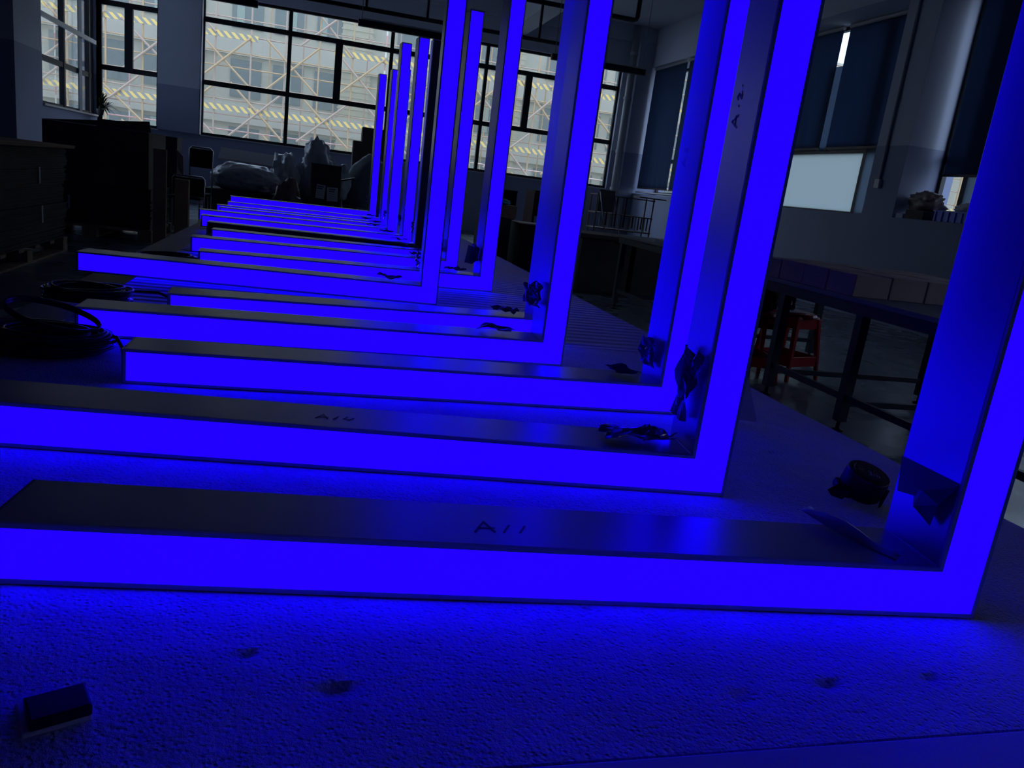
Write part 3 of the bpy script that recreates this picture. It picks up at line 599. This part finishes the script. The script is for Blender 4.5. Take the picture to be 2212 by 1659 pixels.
def blob(name, mt, c, sx, sy, sz, seed, amp=.25, freq=2.0, sub=4, flat=-.75, **k):
    bm = bmesh.new(); bmesh.ops.create_icosphere(bm, subdivisions=sub, radius=1); vs = []
    for v in bm.verts:
        p = v.co.copy(); d = 1 + amp * noise.noise(p * freq + Vector((seed, 0, 0))) + amp * .5 * abs(noise.noise(p * freq * 2.6 + Vector((seed, 9, 0)))) * 2 - amp * .3 * abs(noise.noise(p * freq * 5 + Vector((0, seed, 0))))
        q = p * d
        if q.z < flat: q.z = flat
        v.co = Vector((q.x * sx, q.y * sy, (q.z - flat) / (1 - flat) * sz))
    me = bpy.data.meshes.new(name); bm.to_mesh(me); bm.free(); me.materials.append(M[mt]); o = bpy.data.objects.new(name, me); C.objects.link(o); o.location = c
    for p in me.polygons: p.use_smooth = True
    return tag(o, **k)
blob('black_bag', 'darkcloth', (2.88, 4.60, .465), .16, .13, .20, 3, .15, label='slumped black bag sitting on the left red stool', cat='bag')
e = blob('cable_bundle', 'cable', (3.12, 4.36, .50), .001, .001, .001, 1, label='bunch of thin black cables hanging beside the bag', cat='cable')
mb = MB(); r = random.Random(2)
for k in range(16):
    a0 = r.uniform(0, 6.28); rad = r.uniform(.03, .055); mb.tube([(rad * math.cos(t) * .8 + r.uniform(-.004, .004), rad * .5 * math.sin(t), .08 * math.sin(t + a0) * .9) for t in [6.283 * q / 18 for q in range(18)]], .003, 5, closed=True)
bpy.data.objects.remove(e); o = mb.build('cable_bundle', 'cable', smooth=True); o.location = (3.21, 4.70, .545); tag(o, 'tangle of thin black cable on the right red stool', 'cable')
tag(MB().box(3.16, 3.30, 4.62, 4.80, .461, .466).build('paper_sheet', 'paper'), 'scrap of white paper under the cable on the red stool', 'paper')

# cartons on the floor behind
def big(x0, x1, y0, y1, z0, z1, mt, label, **k): return carton(x0, x1, y0, y1, z0, z1, mt, label, tape=False, **k)
big(2.90, 3.50, 8.3, 9.0, .03, Z(-.42), 'carddark', 'wide brown carton on the floor, left one of a pair behind the table'); big(3.56, 3.90, 8.3, 9.0, .03, Z(-.42), 'carddark', 'narrow brown carton on the floor, right one of the pair')
tag(MB().box(2.85, 4.0, 8.25, 9.05, Z(-.415), Z(-.37)).build('folded_cardboard', 'carddark', bevel=.004), 'dark folded cardboard lying across the pair of floor cartons', 'cardboard')
tag(MB().box(2.84, 3.95, 8.26, 9.06, 0, .028).build('floor_panel', 'board'), 'thin dark panel under the pair of cartons', 'panel')
big(2.05, 2.36, 9.5, 10.2, 0, Z(-.36), 'carddark', 'brown carton standing left of the dark gap, near the table edge'); big(2.50, 3.15, 9.5, 10.3, 0, Z(-.40), 'carddark', 'dark carton standing right of the gap, under the folded lid')
tag(MB().box(2.44, 2.82, 9.42, 9.9, Z(-.395), Z(-.385), Matrix.Identity(4)).build('folded_cardboard', 'cardpale'), 'pale cardboard lid lying open on the dark carton', 'cardboard')
big(2.12, 2.44, 9.6, 9.95, Z(-.355), Z(-.20), 'card', 'small open carton with a blue bag inside, on the brown carton')
blob('blue_bag', 'cyan', (2.27, 9.74, Z(-.20)), .10, .08, .07, 5, label='bright blue plastic bag on the small carton', cat='bag')
def desk(x0, x1, y, z, label):
    e = empty('office_desk', ((x0 + x1) / 2, y, 0), label=label, cat='desk', group='dark desks along the back wall'); h = (x1 - x0) / 2
    MB().box(-h, h, -.3, .3, z - .04, z).build('desktop', 'desk', e)
    for x in (-h, h - .04): MB().box(x, x + .04, -.28, .28, 0, z - .04).build('side_panel', 'desk', e)
    MB().box(-h + .04, h - .04, -.02, 0, z - .42, z - .04).build('modesty_panel', 'desk', e)
desk(3.18, 3.48, 14.1, Z(-.02), 'small dark brown desk against the back wall, left one'); desk(3.50, 4.4, 13.0, Z(.03), 'wider dark brown desk in front of the back wall, right one')
# goods rack with hung parts under the corner window
e = empty('storage_rack', (5.68, 14.2, 0), label='low two-tier rack of hanging strips under the corner window', cat='rack')
for z in (.55, .83, 1.16): MB().box(-.62, .55, -.2, .2, z - .02, z).build('shelf', 'rack', e)
for x in (-.6, .53):
    for y in (-.18, .18): MB().tube([(x, y, 0), (x, y, 1.18)], .014, 6).build('post', 'rack', e)
for k in range(17):
    x = -.52 + k * .06; MB().box(x, x + .022, -.21, -.19, .56 + (k % 3) * .02, 1.14 if k < 9 else .81).build('hanging_strip', ['conduit', 'rack', 'desk'][k % 3], e)
tag(MB().box(5.9, 6.45, 14.0, 14.3, 1.183, 1.205, Matrix.Identity(4)).build('flat_bar', 'rack'), 'flat brown bar lying on the corner rack', 'bar')
e = empty('folding_chair', (5.25, 13.6, 0), R(25), label='dark folding chair in front of the corner rack', cat='chair')
MB().box(-.2, .2, -.2, .2, .43, .46).build('seat', 'black', e); MB().box(-.2, .2, .19, .22, .85, 1.24).build('backrest', 'black', e, bevel=.01)
for x in (-.19, .19):
    MB().tube([(x, .2, 1.2), (x, -.24, 0)], .011, 6).build('leg', 'chrome', e); MB().tube([(x, -.18, .45), (x, .26, 0)], .011, 6).build('leg', 'chrome', e)
# right window ledge: crate, bags, box
e = empty('plastic_crate', (7.12, 7.36, Z(.245)), label='blue ribbed plastic crate on the deep window ledge', cat='crate')
mb = MB(); hx, hy, h = .16, .42, .13
mb.box(-hx, hx, -hy, hy, 0, .01); mb.box(-hx, -hx + .008, -hy, hy, 0, h); mb.box(hx - .008, hx, -hy, hy, 0, h); mb.box(-hx, hx, -hy, -hy + .008, 0, h); mb.box(-hx, hx, hy - .008, hy, 0, h); mb.build('crate_body', 'bluep', e)
for k in range(9): y = -hy + .02 + k * .098; MB().box(-hx - .014, -hx, y, y + .02, .0, h - .01).build('rib', 'bluep', e)
MB().box(-hx - .016, hx + .01, -hy - .01, hy + .01, h - .015, h).build('rim', 'bluep', e)
blob('plastic_bag', 'bagsolid', (7.12, 7.30, Z(.375)), .12, .30, .11, 8, .3, 2.5, label='crumpled clear plastic bag heaped in the blue crate', cat='bag')
big(6.90, 7.20, 7.88, 8.18, Z(.245), Z(.355), 'carddark', 'small dark box on the ledge under the brown plastic bag')
blob('plastic_bag', 'browng', (7.08, 8.08, Z(.357)), .15, .22, .22, 4, .3, 2.2, label='brownish crumpled plastic bag on the small dark box', cat='bag')
tag(MB().box(6.88, 6.98, 8.19, 8.31, Z(.245), Z(.30)).build('sponge_block', 'paper', bevel=.006), 'small white block at the far end of the window ledge', 'block')

# ------------------------------------------------------------------ left: stacked cardboard on pallets, bags
def pallet(x0, x1, y0, y1, label):
    e = empty('pallet', ((x0 + x1) / 2, (y0 + y1) / 2, 0), label=label, cat='pallet', group='wooden pallets'); hx, hy = (x1 - x0) / 2, (y1 - y0) / 2
    for x in (-hx, -.07, hx - .14):
        MB().box(x, x + .14, -hy, hy, 0, .018).build('bottom_board', 'wood', e)
        for y in (-hy, -.06, hy - .12): MB().box(x, x + .14, y, y + .12, .018, .105).build('block', 'wood', e)
    n = 6
    for k in range(n): y = -hy + (2 * hy - .11) * k / (n - 1); MB().box(-hx, hx, y, y + .11, .105, .13).build('deck_board', 'wood', e)
pallet(-3.45, -2.15, 5.9, 7.85, 'wooden pallet under the tall stack of flat cardboard at the left edge')
pallet(-2.9, -1.68, 9.12, 10.35, 'wooden pallet under the bundles of flat cartons near the far left')
rnd = random.Random(8)
z = .131
names = ['bottom', 'second from bottom', 'third from bottom', 'fourth from bottom', 'fifth from bottom', 'top']
for k in range(6):
    h = [.17, .14, .17, .13, .16, .028][k]; dx = rnd.uniform(-.02, .02)
    xs = -2.16 + dx if k < 5 else -2.08
    e = empty('cardboard_bundle', (-2.8, 6.85, z), label='thick bundle of flat cardboard in the left edge stack, %s' % names[k] if k < 5 else 'single brown cardboard lid on top of the left edge stack', cat='cardboard', group='bundles of the left edge stack')
    nsh = max(2, int(h / .014))
    mb = MB()
    for q in range(nsh): d2 = rnd.uniform(-.008, .008); mb.box(-.62, xs + 2.8 + d2, -.98 + d2, 1.0 + d2, q * h / nsh, (q + .85) * h / nsh)
    mb.build('cardboard_sheets', 'card' if k == 5 else 'carddark', e)
    if k in (1, 3): MB().box(xs + 2.8 + .009, xs + 2.8 + .012, .28, .31, 0, h).build('strap', 'strap', e)
    z += h + .001
z = .131
for k in range(3):
    h = .14; e = empty('cardboard_bundle', (-2.3, 9.7, z), label='bundle of flat dark cartons on the far pallet, %s' % ['lowest', 'middle', 'topmost'][k], cat='cardboard', group='bundles on the far pallet'); mb = MB()
    for q in range(9): d2 = rnd.uniform(-.01, .01); mb.box(-.55, .60 + d2, -.52 + d2, .55, q * h / 9, (q + .85) * h / 9)
    mb.build('cardboard_sheets', 'carddark', e)
    if k == 1: MB().box(-.2, -.18, -.535, -.532, 0, h).build('strap', 'strap', e)
    z += h + .001
big(-2.72, -1.72, 9.14, 10.1, z + .001, Z(.10), 'carddark', 'largest dark carton on top of the far pallet, slanting top edge')
e = MB(); e.add([(-2.72, 9.14, Z(.101)), (-1.70, 9.14, Z(.101)), (-1.72, 9.14, Z(.21)), (-2.72, 9.14, Z(.102)), (-2.72, 9.17, Z(.101)), (-1.70, 9.17, Z(.101)), (-1.72, 9.17, Z(.21)), (-2.72, 9.17, Z(.102))], [(0, 1, 2, 3), (7, 6, 5, 4), (0, 4, 5, 1), (1, 5, 6, 2), (2, 6, 7, 3), (3, 7, 4, 0)])
tag(e.build('carton_flap', 'carddark'), 'upright triangular flap sheet on the largest far carton', 'cardboard')
def panel(name, pts, mt, label, cat='cardboard', th=.012):
    o = MB().add(pts, [tuple(range(len(pts)))]).build(name, mt, solid=th); return tag(o, label, cat)
def pflap(parent, pts, mt, th=.012, name='flap'):
    o = MB().add([Vector(p) - parent.location for p in pts], [tuple(range(len(pts)))]).build(name, mt, parent, solid=th); return o
big(-1.66, -1.53, 9.05, 9.09, 0, Z(-.05), 'card', 'tall brown cardboard strip standing against the largest carton')
e = big(-2.06, -1.80, 11.4, 11.8, 0, Z(.11), 'carddark', 'dark square carton standing behind the far pallet')
pflap(e, [(-2.05, 11.395, Z(.10)), (-1.97, 11.38, Z(.02)), (-1.93, 11.38, Z(-.22)), (-2.03, 11.395, Z(-.18))], 'card')
pflap(e, [(-1.80, 11.39, Z(-.04)), (-1.70, 11.3, Z(-.12)), (-1.69, 11.3, Z(-.37)), (-1.77, 11.39, Z(-.30))], 'cardpale')
big(-1.66, -1.50, 10.37, 10.47, 0, Z(-.38), 'card', 'small brown carton beside the lower metal framed seat')
def fchair(x, y, wd, zt, zb, label):
    e = empty('metal_chair', (x, y, 0), label=label, cat='chair', group='metal framed chairs by the far pallet'); h = wd / 2
    MB().box(-h + .01, h - .01, -.012, .006, zb, zt - .02).build('backrest', 'darkcloth', e)
    MB().tube([(-h, 0, 0), (-h, 0, zt - .03), (-h + .03, 0, zt), (h - .03, 0, zt), (h, 0, zt - .03), (h, 0, 0)], .012, 8).build('frame', 'chrome', e, smooth=True)
    MB().box(-h, h, -.36, -.02, .42, .45).build('seat', 'darkcloth', e)
    for x_ in (-h + .01, h - .01): MB().tube([(x_, -.34, 0), (x_, -.34, .42)], .011, 6).build('leg', 'chrome', e)
fchair(-1.58, 12.0, .30, Z(.02), Z(-.25), 'metal framed chair with its upper edge catching light, further one'); fchair(-1.58, 10.92, .38, Z(-.35), .43, 'lower metal framed chair nearer the table')
# wrapped foam and white board
big(-1.55, -.50, 12.2, 12.9, 0, Z(-.52), 'carddark', 'dark carton under the plastic wrapped bundle')
o = blob('wrapped_bundle', 'bagsolid', (-1.02, 12.52, Z(-.52)), .50, .36, .40, 12, .10, 1.6, sub=5, label='large plastic wrapped bundle under the white foam board', cat='bundle')
o = MB().box(-.37, .37, -.17, .17, 0, .03).build('foam_board', 'brightw', bevel=.004); o.location = (-1.0, 12.30, Z(-.045)); o.rotation_euler = (R(27), R(2), 0); tag(o, 'long white foam board lying on the plastic wrapped bundle', 'board')
big(-.75, .40, 12.95, 13.6, 0, Z(-.50), 'carddark', 'low dark carton under the heap of plastic bags')
for k, (x, y, z_, a, b_, c_, lab) in enumerate([(-.50, 13.1, -.50, .21, .25, .58, 'milky plastic bag at the left of the heap'), (-.02, 13.3, -.50, .27, .26, .80, 'tallest milky plastic bag, its peak touching the window'), (.37, 13.1, -.50, .15, .2, .52, 'milky plastic bag at the right of the heap behind the carton'), (-.37, 11.75, -1.04, .21, .20, .72, 'low crumpled clear bag in front of the heap')]):
    blob('plastic_bag', 'bagsolid' if k < 3 else 'browng', (x, y, Z(z_)), a, b_, c_, 20 + k * 3, .32, 1.7, sub=4, label=lab, cat='bag', group='plastic bags by the window')
e = big(-.08, .33, 11.5, 11.9, 0, Z(.01), 'carddark', 'dark upright carton with two paper notes taped to its front')
MB().box(-.21, -.195, -.2, .2, Z(.01) - .35, Z(.01) + .01).build('flap', 'card', e)
def note(x0, x1, z0, z1, rz):
    p = MB().box(-(x1 - x0) / 2, (x1 - x0) / 2, -.003, 0, -(z1 - z0) / 2, (z1 - z0) / 2).build('paper_note', 'paper', e); p.location = ((x0 + x1) / 2 - .125, -.206, (z0 + z1) / 2 + FZ); p.rotation_euler = (0, rz, 0)
    mb = MB()
    for q in range(5): mb.box(-.05, .04 - .012 * (q % 2), -.0042, -.0032, .06 - q * .028, .065 - q * .028 + (.012 if q < 2 else 0))
    mb.build('printed_lines', 'print', p)
note(.0, .12, -.46, -.27, R(4)); note(.15, .30, -.48, -.29, R(-2))
pflap(e, [(.32, 11.5, Z(-.175)), (.52, 11.5, Z(-.12)), (.52, 11.8, Z(-.12)), (.32, 11.8, Z(-.175))], 'black', .02)  # black armrest board of a chair, attached to the carton as a flap
blob('draped_pile', 'drape', (.84, 13.5, 0), .40, .35, Z(.24), 31, .10, 1.5, sub=4, label='grey cloth covered pile against the window right of the bags', cat='pile')
e = empty('dark_carton_stack', (.95, 14.3, 0), label='dark stack rising in steps against the window behind the covered pile', cat='stack')
MB().box(-.38, .3, -.2, .2, 0, Z(.47)).build('lower_box', 'carddark', e); MB().box(-.24, .3, -.2, .2, Z(.47), Z(.71)).build('upper_box', 'carddark', e)
# plant on the sill of the side window
e = empty('potted_plant', (XL + .13, 16.35, Z(.38)), label='small spiky plant in a dark pot at the left corner window', cat='plant')
MB().lathe([(.05, 0), (.07, .10), (.062, .10)], 14).build('pot', 'pot', e); mb = MB(); r = random.Random(3)
for k in range(70):
    a_ = r.uniform(-1.5, 1.6); el = r.uniform(-.1, 1.45); L_ = r.uniform(.18, .42); p0 = Vector((0, 0, .1)); d = Vector((math.cos(a_) * math.cos(el), math.sin(a_) * math.cos(el), math.sin(el)))
    p1 = p0 + d * L_ * .6 + Vector((0, 0, .02)); p2 = p0 + d * L_ + Vector((0, 0, -.07)); sd = d.cross(Z_).normalized() * .016
    mb.add([p0 - sd * .3, p0 + sd * .3, p1 + sd, p1 - sd, p2], [(0, 1, 2, 3), (3, 2, 4)])
mb.build('leaves', 'leaf', e, solid=.001)
# dark worn marks on the floor (stains with a shape of their own)
mb = MB(); r = random.Random(6)
for Xl in (6.2, 5.3, 4.6):
    for k in range(34):
        if r.random() < .35: continue
        y = 4.2 + k * .25; L_ = r.uniform(.04, .12); wq = r.uniform(.012, .03); pts = [(Xl + wq * math.sin(t) + r.uniform(-.004, .004), y + L_ * math.cos(t), .001) for t in [6.283 * q / 10 for q in range(10)]]
        mb.add(pts, [tuple(range(10))])
tag(mb.build('floor_stains', 'marks'), 'rows of dark worn marks along the floor near the right wall', 'stain', kind='stuff')
